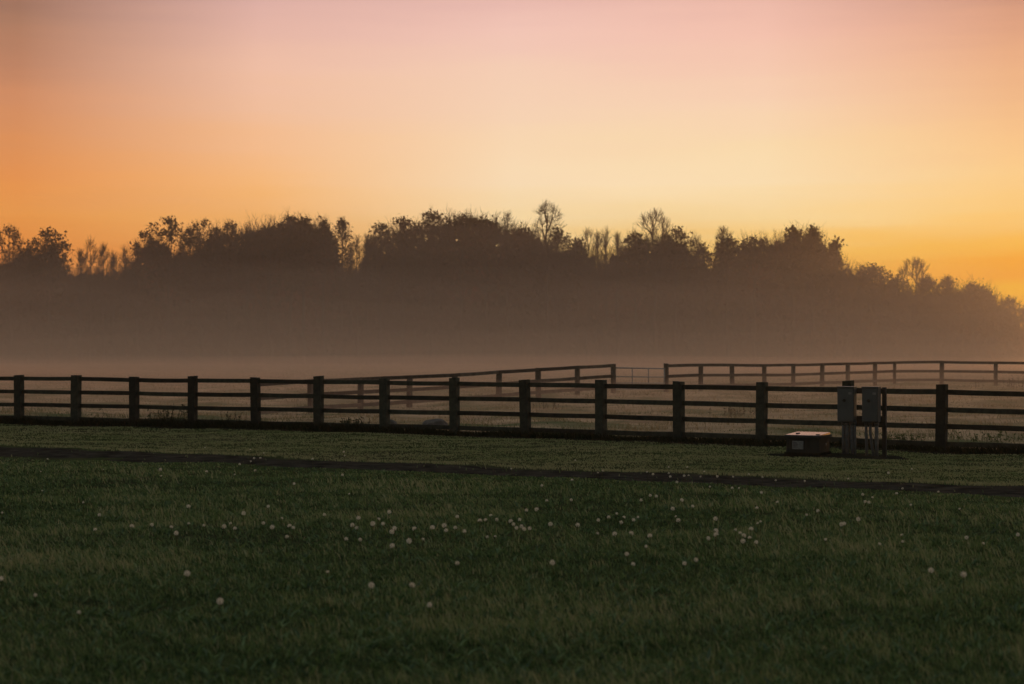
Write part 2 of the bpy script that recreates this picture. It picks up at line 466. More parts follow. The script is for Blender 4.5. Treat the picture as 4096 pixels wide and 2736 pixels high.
def fence(name, label, posts, rail_z, pw, rh, th, mat, seed, group=None, railoff=0.0, jit=.012, angs=None):
    """posts: list of (x, y, ground z, height)"""
    r_ = np.random.default_rng(seed)
    root = empty(name, (0, 0, 0))
    tag(root, label, 'fence', group)
    for i, (x, y, z, h) in enumerate(posts):
        a = posts[max(i-1, 0)]; b = posts[min(i+1, len(posts)-1)]
        o = post_mesh(pw * r_.uniform(.95, 1.05), h, r_).build('post', mat, root, bevel=.008)
        o.location = (x, y, z)
        o.rotation_euler = (r_.uniform(-.02, .02), r_.uniform(-.022, .022), math.atan2(b[1]-a[1], b[0]-a[0]))
    for rz in rail_z:
        e0 = r_.uniform(-jit, jit)
        for i in range(len(posts) - 1):
            a, b = posts[i], posts[i+1]
            e1 = r_.uniform(-jit, jit)
            rail_between((a[0], a[1], a[2] + rz + e0 * .5), (b[0], b[1], b[2] + rz + e1), rh, th, r_, railoff, over=-.002).build('rail', mat, root)
            e0 = e1
    return root

# near fence: posts read from the photo
pD = [-95, 44, 174, 308, 442, 587, 731, 882, 1042, 1205, 1377, 1556, 1745, 1942, 2157, 2398]
topD = [860, 859.5, 859.5, 863, 861.5, 865, 862, 866, 866, 870.5, 870, 874.5, 876, 872, 881, 886]
near_posts = []
for xd, yd in zip(pD, topD):
    sx, sy = xd * 1.7452, yd * 1.7452
    d = float(fd(sx))
    p = px(sx, sy, d)
    g = float(np.interp(sx, [0, 1100, 2500, 3000, 4096], [1.174, 1.135, 1.103, 1.096, 1.050])) - 1.13
    near_posts.append((p.x, p.y, g, p.z - g))
fence('wooden_fence', 'dark brown four-board paddock fence running across the whole view in front of pasture', near_posts,
      [1.13, .80, .47, .14], .185, .098, .045, M['wood'], 21, railoff=.03)

# far fences: three boards, in the mist
def far_post(sx, sy_top, d, h):
    p = px(sx, sy_top, d)
    return (p.x, p.y, p.z - h, h)
fl = [(1024,1540,55.2,1.12),(1244,1526,58.2,1.13),(1442,1516,60.2,1.15),(1637,1504,62.2,1.18),(1818,1493,64.2,1.2),(1995,1482,66.2,1.2),(2154,1472,68.1,1.2),(2309,1464,69.9,1.2),(2453,1456,71.6,1.2)]
far_left = [far_post(*p) for p in fl]
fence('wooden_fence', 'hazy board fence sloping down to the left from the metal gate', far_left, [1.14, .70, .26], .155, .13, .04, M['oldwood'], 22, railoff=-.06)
_k = [1527, 1606, 1678, 1752, 1818, 1884, 1943, 2005, 2050, 2158, 2282, 2425]
_d = [75, 77.2, 79.3, 81.3, 83.2, 85, 86.8, 88.5, 90, 88, 86, 84]
_t = [1454, 1455, 1457, 1458, 1457, 1454, 1452, 1449, 1446, 1444, 1446, 1450]
_h = [1.26, 1.22, 1.2, 1.2, 1.2, 1.2, 1.2, 1.2, 1.22, 1.22, 1.22, 1.22]
far_right = [far_post(a * 1.7452, t_, d, h) for a, t_, d, h in zip(_k, _t, _d, _h)]
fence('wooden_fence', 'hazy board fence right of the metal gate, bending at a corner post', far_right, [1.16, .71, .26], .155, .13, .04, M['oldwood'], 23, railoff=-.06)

# tube gate between them
g0 = Vector(far_left[-1][:3]); g1 = Vector(far_right[0][:3])
gate = empty('field_gate', g0, math.atan2(g1.y - g0.y, g1.x - g0.x))
tag(gate, 'thin metal tube gate closing the gap between the two hazy fences', 'gate')
glen = (Vector((g1.x, g1.y)) - Vector((g0.x, g0.y))).length
gz = (g1.z - g0.z)
fr = MB(); x0, x1 = .16, glen - .16
fr.tube([(x0,0,.16),(x0,0,1.04)], [.026]*2, 8); fr.tube([(x1,0,.16+gz),(x1,0,1.04+gz)], [.026]*2, 8)
fr.tube([(x0,0,1.04),(x1,0,1.04+gz)], [.026]*2, 8); fr.tube([(x0,0,.16),(x1,0,.16+gz)], [.026]*2, 8)
fr.build('gate_frame', M['steel'], gate, smooth=True)
for z in (.68, .42):
    b = MB(); b.tube([(x0,0,z),(x1,0,z+gz)], [.02]*2, 8); b.build('bar', M['steel'], gate, smooth=True)
for f_ in (.34, .67):
    b = MB(); xx = x0 + (x1-x0)*f_; b.tube([(xx,.01,.16+gz*f_),(xx,.01,1.04+gz*f_)], [.022]*2, 8); b.build('brace', M['steel'], gate, smooth=True)
for z_ in (.30, .86):
    b = MB(); b.box(-.09, .17, -.02, .02, z_, z_ + .04); b.build('hinge', M['steel'], gate)
b = MB(); b.box(glen-.17, glen+.04, -.015, .015, .72+gz, .75+gz); b.build('latch', M['steel'], gate)

# ------------------------------------------------------------------ electrical stand and vault
ST = R(-26)
sd = 31.8
c0 = px(3441, 1800, sd); gz0 = h1(c0.x, c0.y)
stand = empty('electrical_stand', (c0.x, c0.y, gz0), ST)
tag(stand, 'pair of tall grey electrical boxes on a post rack with pipes below, before the fence', 'electrical box')
def zof(sy, d=sd): return EYE + (HOR - sy) / FPX * d - gz0
zt, zb = zof(1549), zof(1688)
for xx in (-.29, .40):
    b = MB(); b.box(xx-.036, xx+.036, .13, .20, -.4, zt + (.0 if xx < 0 else .0)); b.build('post', M['rackpost'], stand, bevel=.004)
b = MB(); b.box(-.325, .435, .095, .128, zof(1702), zof(1664)); b.build('crossbar', M['rackpost'], stand, bevel=.003)
b = MB(); b.box(-.325, .435, .095, .128, zof(1575), zof(1553)); b.build('crossbar', M['rackpost'], stand, bevel=.003)
def meter_box(x0, x1, label):
    b = MB(); b.box(x0, x1, -.10, .092, zb, zt)
    o = b.build('meter_box', M['boxpaint'], stand, bevel=.008)
    o['label'] = label
    d_ = MB(); d_.box(x0+.012, x1-.012, -.116, -.103, zb+.02, zt-.03); d_.build('door', M['boxpaint'], o, bevel=.005)
    hd = MB(); hd.box(x0-.006, x1+.006, -.125, .096, zt-.006, zt+.014); hd.build('rain_hood', M['boxpaint'], o, bevel=.004)
    k_ = MB(); cx = (x0+x1)/2 - .02; zc = zb + (zt-zb)*.62
    k_.tube([(cx,-.119,zc),(cx,-.128,zc)], [.03,.028], 16); k_.box(cx-.035, cx+.035, -.137, -.128, zc-.006, zc+.006)
    k_.build('handle', M['rackpost'], o)
    n_ = MB(); n_.box(x1-.10, x1-.04, -.122, -.117, zt-.13, zt-.09); n_.build('nameplate', M['plate'], o)
    return o
mb1 = meter_box(-.40, -.09, 'left grey meter box')
mb2 = meter_box(.055, .355, 'right grey meter box')
b = MB(); b.box(.356, .372, -.10, -.07, zb+.02, zb+.07); b.build('padlock', M['plate'], mb2, bevel=.003)
pipes = [(-.31,-.31,.027),(-.24,-.25,.036),(-.15,-.14,.032),(-.095,-.09,.022),(.11,.13,.026),(.185,.27,.026),(.30,.305,.034)]
for xa, xb, r_ in pipes:
    y_ = -.01
    b = MB(); b.tube([(xa,y_,zb+.02),(xa,y_,zb-.18),(xa*.7+xb*.3,y_,.28),(xb,y_-.02,-.15)], [r_]*4, 10); o = b.build('conduit', M['conduit'], stand, smooth=True)
    b = MB(); b.tube([(xa,y_,zb-.055),(xa,y_,zb-.002)], [r_*1.35]*2, 10); b.build('coupling', M['conduit'], o, smooth=True)

VZ = R(-28)
vc = px(3232, 1800, 31.9); vz = h1(vc.x, vc.y)
vault = empty('utility_vault', (vc.x, vc.y, vz), VZ)
tag(vault, 'low dark utility box with shiny pale lid and grey label, left of the electrical boxes', 'utility box')
b = MB(); b.box(-.335, .335, -.335, .335, -.2, .09); b.build('base', M['strip'], vault, bevel=.01)
b = MB(); b.box(-.315, .315, -.315, .315, .085, .355, taper=.012); body = b.build('body', M['vault'], vault, bevel=.012)
for xx in (-.25, .09):
    b = MB(); b.box(xx-.012, xx+.012, -.322, -.308, .10, .33); b.build('rib', M['vault'], body)
b = MB(); b.box(-.345, .345, -.345, .345, .352, .400, taper=.008); lid = b.build('lid_rim', M['vault'], vault, bevel=.006)
b = MB(); b.add([(-.322,-.322,.396),(.322,-.322,.396),(.322,.322,.396),(-.322,.322,.396),(-.322,-.322,.409),(.322,-.322,.409),(.315,.322,.440),(-.315,.322,.440)], [(0,3,2,1),(4,5,6,7),(0,1,5,4),(1,2,6,5),(2,3,7,6),(3,0,4,7)]); b.build('lid', M['lid'], lid, bevel=.006)
b = MB(); b.box(-.20, -.15, -.10, .0, .415, .436); b.box(.23, .29, -.27, -.20, .41, .425); b.build('lid_bolt', M['rackpost'], lid, bevel=.003)
b = MB(); b.box(-.19, .02, -.332, -.316, .15, .30); pl = b.build('plate', M['plate'], vault, bevel=.002)
b = MB()
for i, (xa, xb) in enumerate(((-.175,-.10),(-.175,-.075),(-.175,-.09),(-.175,-.08))): b.box(xa, xb, -.335, -.331, .262-.026*i, .272-.026*i)
b.build('plate_print', M['ink'], pl)
b = MB(); b.tube([(.309,.06,.23),(.322,.06,.23)], [.026,.022], 12); b.tube([(.32,.06,.235),(.328,.05,.20)], [.012,.010], 8); b.build('lock', M['plate'], vault, smooth=True)

# mound of bare soil they stand on
mcx, mcy = c0.x - .35, c0.y + .1
bm = bmesh.new()
nr, na = 7, 40
rows = []
r_ = np.random.default_rng(5)
wob = 1 + .12 * wav(np.cos(np.arange(na)*2*math.pi/na)*3, np.sin(np.arange(na)*2*math.pi/na)*3, 8, 1.0, 3)
V_, F_ = [], []
for j in range(nr + 1):
    k_ = j / nr
    for i in range(na):
        a = i * 2 * math.pi / na
        lx, ly = math.cos(a) * 1.45 * k_ * wob[i], math.sin(a) * .85 * k_ * wob[i]
        x = mcx + lx * math.cos(ST) - ly * math.sin(ST); y = mcy + lx * math.sin(ST) + ly * math.cos(ST)
        V_.append((x, y, h1(x, y) + .05 * (1 - k_ ** 2) - .012 * (k_ == 1) + r_.uniform(-.006, .006)))
for j in range(nr):
    for i in range(na):
        F_.append((j*na+i, j*na+(i+1) % na, (j+1)*na+(i+1) % na, (j+1)*na+i))
mm = MB(); mm.add(V_, F_)
tag(mm.build('soil_mound', M['strip'], smooth=True), kind='structure')

# ------------------------------------------------------------------ boulders and weeds
def boulder(sx, sy, d, w, h, seed, label):
    p = px(sx, sy, d)
    r_ = np.random.default_rng(seed)
    bm = bmesh.new(); bmesh.ops.create_icosphere(bm, subdivisions=4, radius=1)
    P = np.array([v.co for v in bm.verts])
    disp = 1 + .16 * wav(P[:,0]*2+P[:,2], P[:,1]*2-P[:,2]*1.3, seed, 1.1, 4) 
    for v, k_ in zip(bm.verts, disp):
        v.co = Vector((v.co.x * w/2 * k_, v.co.y * w/2*.8 * k_, max(v.co.z, -.5) * h * k_))
    me = bpy.data.meshes.new('boulder'); bm.to_mesh(me); bm.free()
    o = link('boulder', me, M['rock'], smooth=True)
    o.location = (p.x, d, h1(p.x, d)); o.rotation_euler.z = r_.uniform(0, 3)
    tag(o, label, 'boulder')
boulder(1743, 1690, 43.0, .72, .185, 31, 'rounded pale boulder lying low in the pasture behind the near fence')
boulder(1562, 1690, 43.6, .38, .13, 32, 'smaller pale stone beside a fence post, left of the rounded boulder')

def blades(x, y, z, h, w, lean, seed, mean=( -.35, .0), bend=.5):
    """numpy grass: each blade a quad and a tip triangle"""
    n = len(x); r_ = np.random.default_rng(seed)
    a = r_.uniform(0, 2*math.pi, n)
    ux, uy = np.cos(a) * w / 2, np.sin(a) * w / 2
    lx = r_.normal(mean[0], lean, n) * h; ly = r_.normal(mean[1], lean, n) * h
    v = np.empty((n, 5, 3))
    v[:,0] = np.stack([x-ux, y-uy, z-.01], 1); v[:,1] = np.stack([x+ux, y+uy, z-.01], 1)
    mx, my, mz = x + lx*.38, y + ly*.38, z + h*.58
    v[:,2] = np.stack([mx+ux*.8, my+uy*.8, mz], 1); v[:,3] = np.stack([mx-ux*.8, my-uy*.8, mz], 1)
    v[:,4] = np.stack([x+lx, y+ly, z+h*(1-.15*r_.random(n))], 1)
    base = np.arange(n)[:, None] * 5
    idx = (base + np.array([[0,1,2,3,3,2,4]])).ravel()
    return v.reshape(-1, 3), np.tile([4, 3], n), idx

def grass_obj(name, mat, parts):
    V, C, I = [], [], []; off = 0
    for v, c, i in parts:
        V.append(v); C.append(c); I.append(i + off); off += len(v)
    me = np_mesh(name, np.concatenate(V), np.concatenate(C), np.concatenate(I))
    return tag(link(name, me, mat), kind='stuff')

# lawn: tufts of blades, greener or more straw-coloured from patch to patch, shade of hollows put into the tint
nt_ = 90000
u = rng.random(nt_)
td = 8.4 * (45 / 8.4) ** u                            # denser close by
tx = (rng.random(nt_) * 2 - 1) * (.315 * td + 1.5)
tpat = wav(tx * 1.0, td * 1.5, 41, .85, 7)
trnd = rng.normal(0, 1, nt_)
nb = rng.integers(4, 9, nt_)
k = np.repeat(np.arange(nt_), nb)
sc = 1 + (td[k] - 9) / 22
x = tx[k] + rng.normal(0, .034, len(k)) * sc; d = td[k] + rng.normal(0, .034, len(k)) * sc
pat, trn = tpat[k], trnd[k]
fy_ = fence_y(x)
tf, tn = track_edges(x)
on_track = (d > tn + .20 * wav(x, d*0, 11, 1.4, 7)) & (d < tf + .20 * wav(x, d*0 + 9, 12, 1.7, 7))
ok = (d < fy_ - .5) & (~on_track | (rng.random(len(x)) < .018))
dx, dy = x - mcx, d - mcy
ok &= ((dx*math.cos(ST)+dy*math.sin(ST))/1.35)**2 + ((-dx*math.sin(ST)+dy*math.cos(ST))/.75)**2 > 1
x, d, pat, trn = x[ok], d[ok], pat[ok], trn[ok]
n = len(x)
hh = np.clip((.029 + .013 * pat) * np.exp(.46 * trn), .009, .10) * rng.uniform(.6, 1.3, n)
far_lawn = d > track_edges(x)[0]
hh = np.where(far_lawn, np.clip(hh, .022, .034) * .6, hh)
edge = np.abs(d - track_edges(x)[0]) < .40
near_e = (d < track_edges(x)[1] + .3) & (d > track_edges(x)[1] - 1.6)
hh = np.where(near_e, np.clip(hh, .012, .035) * .8, hh)
hh = np.where(edge, hh * 1.5 + .02, hh)
tall = rng.random(n) < .004
hh = np.where(tall, hh * 2.0, hh)
ww = .0042 * (1 + (d - 9) / 8) * rng.uniform(.7, 1.35, n)
gv, gc, gi = blades(x, d, hgt(x, d), hh, ww, .45, 1, mean=(-.34, -.08))
nbr = 5200                                            # broad low leaves of weeds among the grass
bd = 8.6 * (30 / 8.6) ** rng.random(nbr); bx = (rng.random(nbr) * 2 - 1) * (.315 * bd + 1)
bo = bd < track_edges(bx)[1] - .4; bx, bd = bx[bo], bd[bo]
bx = np.repeat(bx, 5) + rng.normal(0, .012, len(bx) * 5); bd = np.repeat(bd, 5) + rng.normal(0, .012, len(bd) * 5)
hv, hc, hi = blades(bx, bd, hgt(bx, bd), rng.uniform(.03, .07, len(bx)), rng.uniform(.014, .024, len(bx)), 1.3, 9, mean=(0, 0))
go = grass_obj('lawn_grass', M['grass'], [(gv, gc, gi), (hv, hc, hi)])
tint = np.where(far_lawn, .88 + .10 * pat + .05 * trn + .05 * rng.normal(0, 1, n) + .10 * edge, .43 + .26 * pat + .17 * trn + .22 * rng.normal(0, 1, n))
tint = np.clip(tint, 0, 1)
at = go.data.attributes.new('tint', 'FLOAT', 'POINT')
at.data.foreach_set('value', np.repeat(np.concatenate([tint, rng.uniform(.15, .62, len(bx))]), 5).astype(np.float32))

# long dark grass along the foot of the fence
n = 26000
x = rng.uniform(-19, 15, n); y = fence_y(x) + rng.normal(.05, .30, n)
hh = np.clip(.16 + .06 * wav(x, y, 44, 1.0, 4), .05, .3) * rng.uniform(.5, 1.25, n)
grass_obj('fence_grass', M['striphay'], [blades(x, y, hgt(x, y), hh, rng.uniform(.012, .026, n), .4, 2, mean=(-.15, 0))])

# pasture: tussocks
n = 120000
d = 34 * (245 / 34) ** (rng.random(n) ** 1.15)
x = (rng.random(n) * 2 - 1) * (.31 * d + 3)
ok = d > fence_y(x) + .8
x, d = x[ok], d[ok]
tus = wav(x, d * .8, 46, 1.1, 5)
hh = np.clip(.07 + .09 * np.clip(tus, -.4, 1.2), .03, .3) * rng.uniform(.5, 1.4, len(x))
ww = .010 * (d / 34) ** .9 * rng.uniform(.7, 1.4, len(x))
grass_obj('pasture_grass', M['hay'], [blades(x, d, hgt(x, d), hh, ww, .5, 3, mean=(-.2, 0))])

def weed(name, sx, sy, d, h, nst, spread, label, seed, bentover=0.0, cat='weed', mat='weed', group=None):
    """a clump of stalks with small leaves and seed tips"""
    p = px(sx, sy, d); z = h1(p.x, d)
    root = empty(name, (p.x, d, z)); tag(root, label, cat, group)
    r_ = np.random.default_rng(seed)
    st = MB(); lv = []
    for k in range(nst):
        bx, by = r_.normal(0, spread, 2); hk = h * r_.uniform(.6, 1.05)
        lx = r_.normal(0, .16) - bentover * .0
        pts = []
        for j in range(7):
            t_ = j / 6
            cx = bx + lx * hk * t_ + bentover * math.sin(t_ * 2.6) * .2 * h * (1 if t_ < .7 else .6)
            pts.append((cx, by + r_.normal(0, .006), hk * t_ - .02))
        if bentover:
            pts += [(pts[-1][0] - .04, by, hk * 1.0), (pts[-1][0] - .085, by, hk * .93)]
        st = MB(); st.tube(pts, np.linspace(.007, .003, len(pts)), 5); st.build('stalk', M[mat], root)
        for j in range(10):
            c = np.array(pts[r_.integers(1, len(pts))]); s_ = r_.uniform(.015, .045)
            a, b2 = r_.normal(0, 1, 3), r_.normal(0, 1, 3)
            a = a / np.linalg.norm(a) * s_; b2 = b2 / np.linalg.norm(b2) * s_ * .5
            lv += [c, c + a - b2, c + 2 * a, c + a + b2]
    link('foliage', quads_mesh('foliage', np.array(lv)), M[mat], root)
weed('tall_weed', 398, 1640, 46, .44, 1, .005, 'single bent weed stalk standing alone behind the fence at far left', 51, bentover=.9)
weed('weed_clump', 690, 1650, 46.5, .40, 16, .28, 'loose clump of upright weed stalks behind the fence, third bay from the left', 52)
weed('weed_clump', 620, 1650, 47.5, .34, 8, .16, 'thin weed stalks just left of the third bay clump behind the fence', 53)
weed('weed_clump', 940, 1650, 45.5, .33, 10, .22, 'low weed clump in the fifth fence bay from the left', 54)
weed('weed_clump', 1410, 1690, 42.6, .24, 26, .20, 'dark bushy weed clump left of the small stone behind the fence', 55)
weed('weed_clump', 3590, 1720, 36.4, .19, 30, .26, 'green weed clump behind the fence just right of the electrical boxes', 56, mat='weedgreen')
weed('weed_clump', 2200, 1560, 60, .30, 14, .30, 'small hazy weed clump in the pasture in front of the metal gate', 57)
weed('weed_clump', 3960, 1690, 38.0, .20, 30, .45, 'wide green weed clump in the pasture near the right edge', 58, mat='weedgreen')
weed('weed_clump', 4060, 1560, 80, .62, 14, .35, 'tall hazy weed stalks under the far fence at right edge', 59)
weed('weed_clump', 3915, 1560, 82, .60, 5, .12, 'few hazy weed stalks under the far fence, right of its corner', 60)
weed('weed_clump', 2960, 1590, 52, .28, 24, .30, 'grey-green weed tussock between the near fence and far right fence', 61)

# ------------------------------------------------------------------ trees
def kmeans(r_, P, k):
    k = max(1, min(k, len(P)))
    C = P[r_.choice(len(P), k, replace=False)]
    for _ in range(6):
        lab = ((P[:, None] - C[None]) ** 2).sum(2).argmin(1)
        C = np.array([P[lab == i].mean(0) if (lab == i).any() else C[i] for i in range(k)])
    return lab, C

def crown_points(r_, n, shape):
    """points filling a unit crown: u, v in -1..1 and w in 0..1, more of them near the outside"""
    out = []
    while len(out) < n:
        w = r_.random() ** .8
        if shape == 'round': lim = math.sqrt(max(0, 1 - (2 * w - 1) ** 2))
        elif shape == 'fan': lim = (.25 + .75 * w / .6) if w < .6 else math.sqrt(max(0, 1 - ((w - .6) / .4) ** 2))
        elif shape == 'spire': lim = .06 + .94 * (1 - w) ** .9
        else: lim = 1.0 if w < .5 else math.sqrt(max(0, 1 - ((w - .5) / .5) ** 2))   # dome
        a = r_.uniform(0, 2 * math.pi); q = lim * r_.random() ** .38
        out.append((q * math.cos(a), q * math.sin(a), w))
    return np.array(out)

def bez(p, m, q, k=4):
    t_ = np.linspace(0, 1, k)[:, None]
    return (1 - t_) ** 2 * p + 2 * t_ * (1 - t_) * m + t_ ** 2 * q

STY = {  # crown shape, tips, limbs, crown base (share of height), trunk top (share of crown), twigs per tip, twig length, leaves per tip, leaf size, clump radius
 'bare':    ('round', 200, 12, .58, .80, 6, 1.1, 0, .14, .3),
 'fanned':  ('fan',   230, 10, .54, .12, 6, 1.1, 0, .14, .3),
 'sparse':  ('fan',  170, 10, .46, .20, 5, 1.1, 6, .18, .32),
 'clumpy':  ('dome', 92, 10, .52, .25, 5, 1.1, 16, .22, .42),
 'umbrella':('dome',  70, 8, .66, .15, 4, .9, 19, .23, .44),
 'dense':   ('dome', 150, 12, .50, .50, 4, 1.0, 17, .24, .46),
 'spiky':   ('spire', 130, 16, .58, .95, 4, .9, 15, .23, .42),
 'feather': ('fan',  110, 10, .40, .30, 6, 1.3, 0, .14, .3),
}
def mass_top(sx):
    X = [-700,-300,0,60,200,290,350,500,560,620,700,760,850,950,1100,1240,1330,1370,1430,1480,1600,1700,1800,1950,2050,2130,2200,2280,2350,2450,2480,2550,2650,2720,2800,2840,2900,3000,3100,3200,3260,3300,3380,3450,3560,3650,3800,3880,3960,4000,4060,4096,4250,4500,4800]
    Y = [1060,1070,1060,1040,985,1100,1095,1085,1005,955,1015,1010,950,925,905,900,940,1090,1085,965,925,900,885,890,935,945,985,1000,1030,1040,1000,960,965,965,1020,1070,1000,985,970,945,940,990,1095,1110,1150,1175,1165,1155,1175,1220,1285,1330,1360,1340,1350]
    return np.interp(sx, X, Y) + 16

def leaf_cards(r_, centres, m, size, rad):
    c = np.repeat(centres, m, axis=0); n = len(c)
    c = c + r_.normal(0, rad, (n, 3)) * np.array([1, 1, .8])
    a = r_.normal(0, 1, (n, 3)); a /= np.linalg.norm(a, axis=1)[:, None]
    b2 = np.cross(a, r_.normal(0, 1, (n, 3))); b2 /= np.linalg.norm(b2, axis=1)[:, None]
    s_ = size * (.35 + 1.1 * r_.random(n) ** 1.4)[:, None] * 1.08
    a = a * s_; b2 = b2 * s_ * .62
    return np.stack([c - a, c - b2, c + a, c + b2], 1).reshape(-1, 3)

def tree(name, sx, top, span, style, label, seed, d=None, leafm='leaf_dark', low=None, lean=0.0, rad=1.0):
    """sx: photo column of the trunk, top: photo row of the highest twig, span: (left, right) photo columns of the crown"""
    r_ = np.random.default_rng(seed)
    d = d or r_.uniform(246, 256)
    shape, nt_, nl, base, ttop, ntw, ltw, lp, ls, cr_ = STY[style]
    x0 = (sx - 2048) / FPX * d
    xl, xr = (span[0] - 2048) / FPX * d - x0, (span[1] - 2048) / FPX * d - x0
    H = EYE + (HOR - top) / FPX * d
    pad = cr_ * 1.1 if lp else ltw * .55
    zb = H * (base if low is None else low)
    T = crown_points(r_, nt_, shape)
    T = np.stack([np.where(T[:, 0] < 0, -T[:, 0] * (xl + pad), T[:, 0] * (xr - pad)), T[:, 1] * (xr - xl) * .36, zb + T[:, 2] * (H - pad - zb)], 1)
    T[T[:, 2].argmax()] = (r_.normal(0, .1), 0, H - pad)
    tk, bq = MB(), MB()
    rt = .013 * H * rad
    zt_ = zb + (H - zb) * ttop
    tp = np.array([[0, 0, -.3]] + [[r_.normal(0, .12) + lean * (i / 6) ** 2, r_.normal(0, .1), zt_ * i / 6] for i in range(1, 7)])
    tr_ = np.linspace(rt, rt * (.25 if ttop > .6 else .55), 7); tr_[0] *= 1.4
    tk.tube(tp, tr_, 8, cap=False)
    tips = []
    lab, C1 = kmeans(r_, T, nl)
    for i, c1 in enumerate(C1):
        P = T[lab == i]
        if not len(P): continue
        hd_ = math.hypot(c1[0], c1[1])
        za = min(max(c1[2] - hd_ * r_.uniform(.9, 1.6) - .12 * (H - zb), zb * .82), zt_)
        k_ = za / zt_ * 6; i0 = min(int(k_), 5); att = tp[i0] + (tp[i0 + 1] - tp[i0]) * (k_ - i0)
        j1 = att + (c1 - att) * .62
        m1 = att + (j1 - att) * np.array([.62, .62, .38])
        r1 = rt * .42 * math.sqrt(len(P) / nt_ * nl) 
        bq.tube(bez(att, m1, j1, 5), np.maximum(np.linspace(r1, r1 * .55, 5), .03), 5, cap=False)
        lab2, C2 = kmeans(r_, P, max(2, len(P) // 5))
        for i2, c2 in enumerate(C2):
            Q = P[lab2 == i2]
            if not len(Q): continue
            j2 = j1 + (c2 - j1) * .6
            m2 = j1 + (j1 - m1) * .35 + (j2 - j1) * .3
            r2 = max(r1 * .42, .026)
            bq.tube(bez(j1, m2, j2), np.linspace(r2, max(r2 * .6, .022), 4), 4, cap=False)
            for tq in Q:
                m3 = j2 + (j2 - m2) * .4 + (tq - j2) * .3 + r_.normal(0, .08, 3)
                bq.tube(bez(j2, m3, tq), np.linspace(.024, .018, 4), 3, cap=False)
                tips.append(tq)
                dirn = tq - m3; dirn /= np.linalg.norm(dirn) + 1e-6
                for w_ in range(ntw):
                    dv = dirn + r_.normal(0, .42, 3) + np.array([0, 0, .2]); dv /= np.linalg.norm(dv)
                    st_ = m3 + (tq - m3) * r_.uniform(.3, 1)
                    e_ = st_ + dv * ltw * r_.uniform(.45, 1.0)
                    bq.tube(np.array([st_, (st_ + e_) / 2 + r_.normal(0, .05, 3), e_]), [.017, .014, .010], 3, cap=False)
    z0 = h1(x0, d)
    root = empty(name, (x0, d, z0)); tag(root, label, 'tree')
    tk.build('trunk', M['bark'], root, smooth=True)
    if lp:
        bq.build('branch', M['bark'], root)
        tips = np.array(tips)
        lum = np.repeat(tips, 1, axis=0)
        link('crown', quads_mesh('crown', leaf_cards(r_, lum, lp, ls, cr_)), M[leafm], root)
    else:
        bq.build('crown', M['bark'], root)
    return root

tree('bare_tree', 40, 900, (-60, 110), 'sparse', 'bare slender tree at the far left edge of the wood', 101)
tree('leafy_tree', 200, 914, (80, 292), 'umbrella', 'flat-topped leafy tree standing apart near the left edge of the wood', 102)
tree('bare_tree', 358, 945, (300, 420), 'feather', 'short feathery bare tree in the dip right of the flat-topped tree', 103)
tree('bare_tree', 498, 980, (455, 545), 'feather', 'small bare twiggy tree at the right end of the left dip', 104)
tree('leafy_tree', 672, 871, (515, 790), 'clumpy', 'big tree with radiating limbs, first tall crown right of the left dip', 105)
tree('leafy_tree', 805, 878, (715, 910), 'sparse', 'thin tree with leaning branches and sky showing through its lower crown', 106, lean=-.8)
tree('leafy_tree', 915, 882, (835, 990), 'sparse', 'thin-leaved tree left of the narrow notch of bare twigs', 107)
tree('bare_tree', 990, 892, (950, 1040), 'feather', 'wispy bare tree filling the notch left of the dense double crown', 108)
tree('leafy_tree', 1075, 896, (990, 1160), 'sparse', 'sparse tree leaning against the left side of the dense double crown', 109)
tree('leafy_tree', 1160, 864, (1090, 1225), 'dense', 'left half of the dense double crown on the left part of the wood', 110)
tree('leafy_tree', 1212, 866, (1150, 1260), 'dense', 'right half of the dense double crown on the left part of the wood', 111)
tree('leafy_tree', 1292, 871, (1240, 1350), 'clumpy', 'rounded tree just right of the dense double crown', 112, leafm='leaf_rust')
tree('leafy_tree', 1366, 872, (1310, 1425), 'sparse', 'half-bare tree on the left bank of the deep gap', 113)
tree('bare_tree', 1428, 935, (1375, 1475), 'feather', 'thin see-through tree standing in the deep gap of the wood', 114)
tree('leafy_tree', 1520, 890, (1445, 1620), 'clumpy', 'leafy tree with bright holes on the right bank of the deep gap', 115, leafm='leaf_gold')
tree('leafy_tree', 1610, 864, (1520, 1710), 'clumpy', 'leafy tree stepping up toward the highest leafy crown', 116)
tree('leafy_tree', 1722, 841, (1620, 1830), 'clumpy', 'highest leafy crown with dark knobbly clumps, centre left of the wood', 117)
tree('leafy_tree', 1845, 856, (1720, 1985), 'dense', 'broad reddish dome right of the highest leafy crown', 118, leafm='leaf_rust')
tree('leafy_tree', 1945, 868, (1840, 2050), 'dense', 'lower dome sloping off the right of the broad reddish dome', 119, leafm='leaf_rust')
tree('bare_tree', 2030, 846, (1985, 2090), 'bare', 'thin bare spire between the reddish dome and the tall bare tree', 120)
tree('leafy_tree', 2095, 905, (2010, 2190), 'dense', 'dark dome at the left foot of the tall bare tree', 121)
tree('bare_tree', 2188, 798, (2112, 2282), 'bare', 'tallest tree of the wood, bare with a fine rounded crown', 122, d=248, rad=1.1)
tree('leafy_tree', 2228, 908, (2180, 2335), 'clumpy', 'ragged leafy tree at the right foot of the tallest bare tree', 123)
tree('bare_tree', 2350, 902, (2300, 2420), 'feather', 'feathery bare tree, left of two in the middle sky dip', 124)
tree('bare_tree', 2425, 905, (2370, 2480), 'feather', 'feathery bare tree, right of two in the middle sky dip', 125)
tree('bare_tree', 2622, 831, (2505, 2712), 'fanned', 'big fan of bare branches right of centre above leafy shoulders', 126, d=247, rad=1.15)
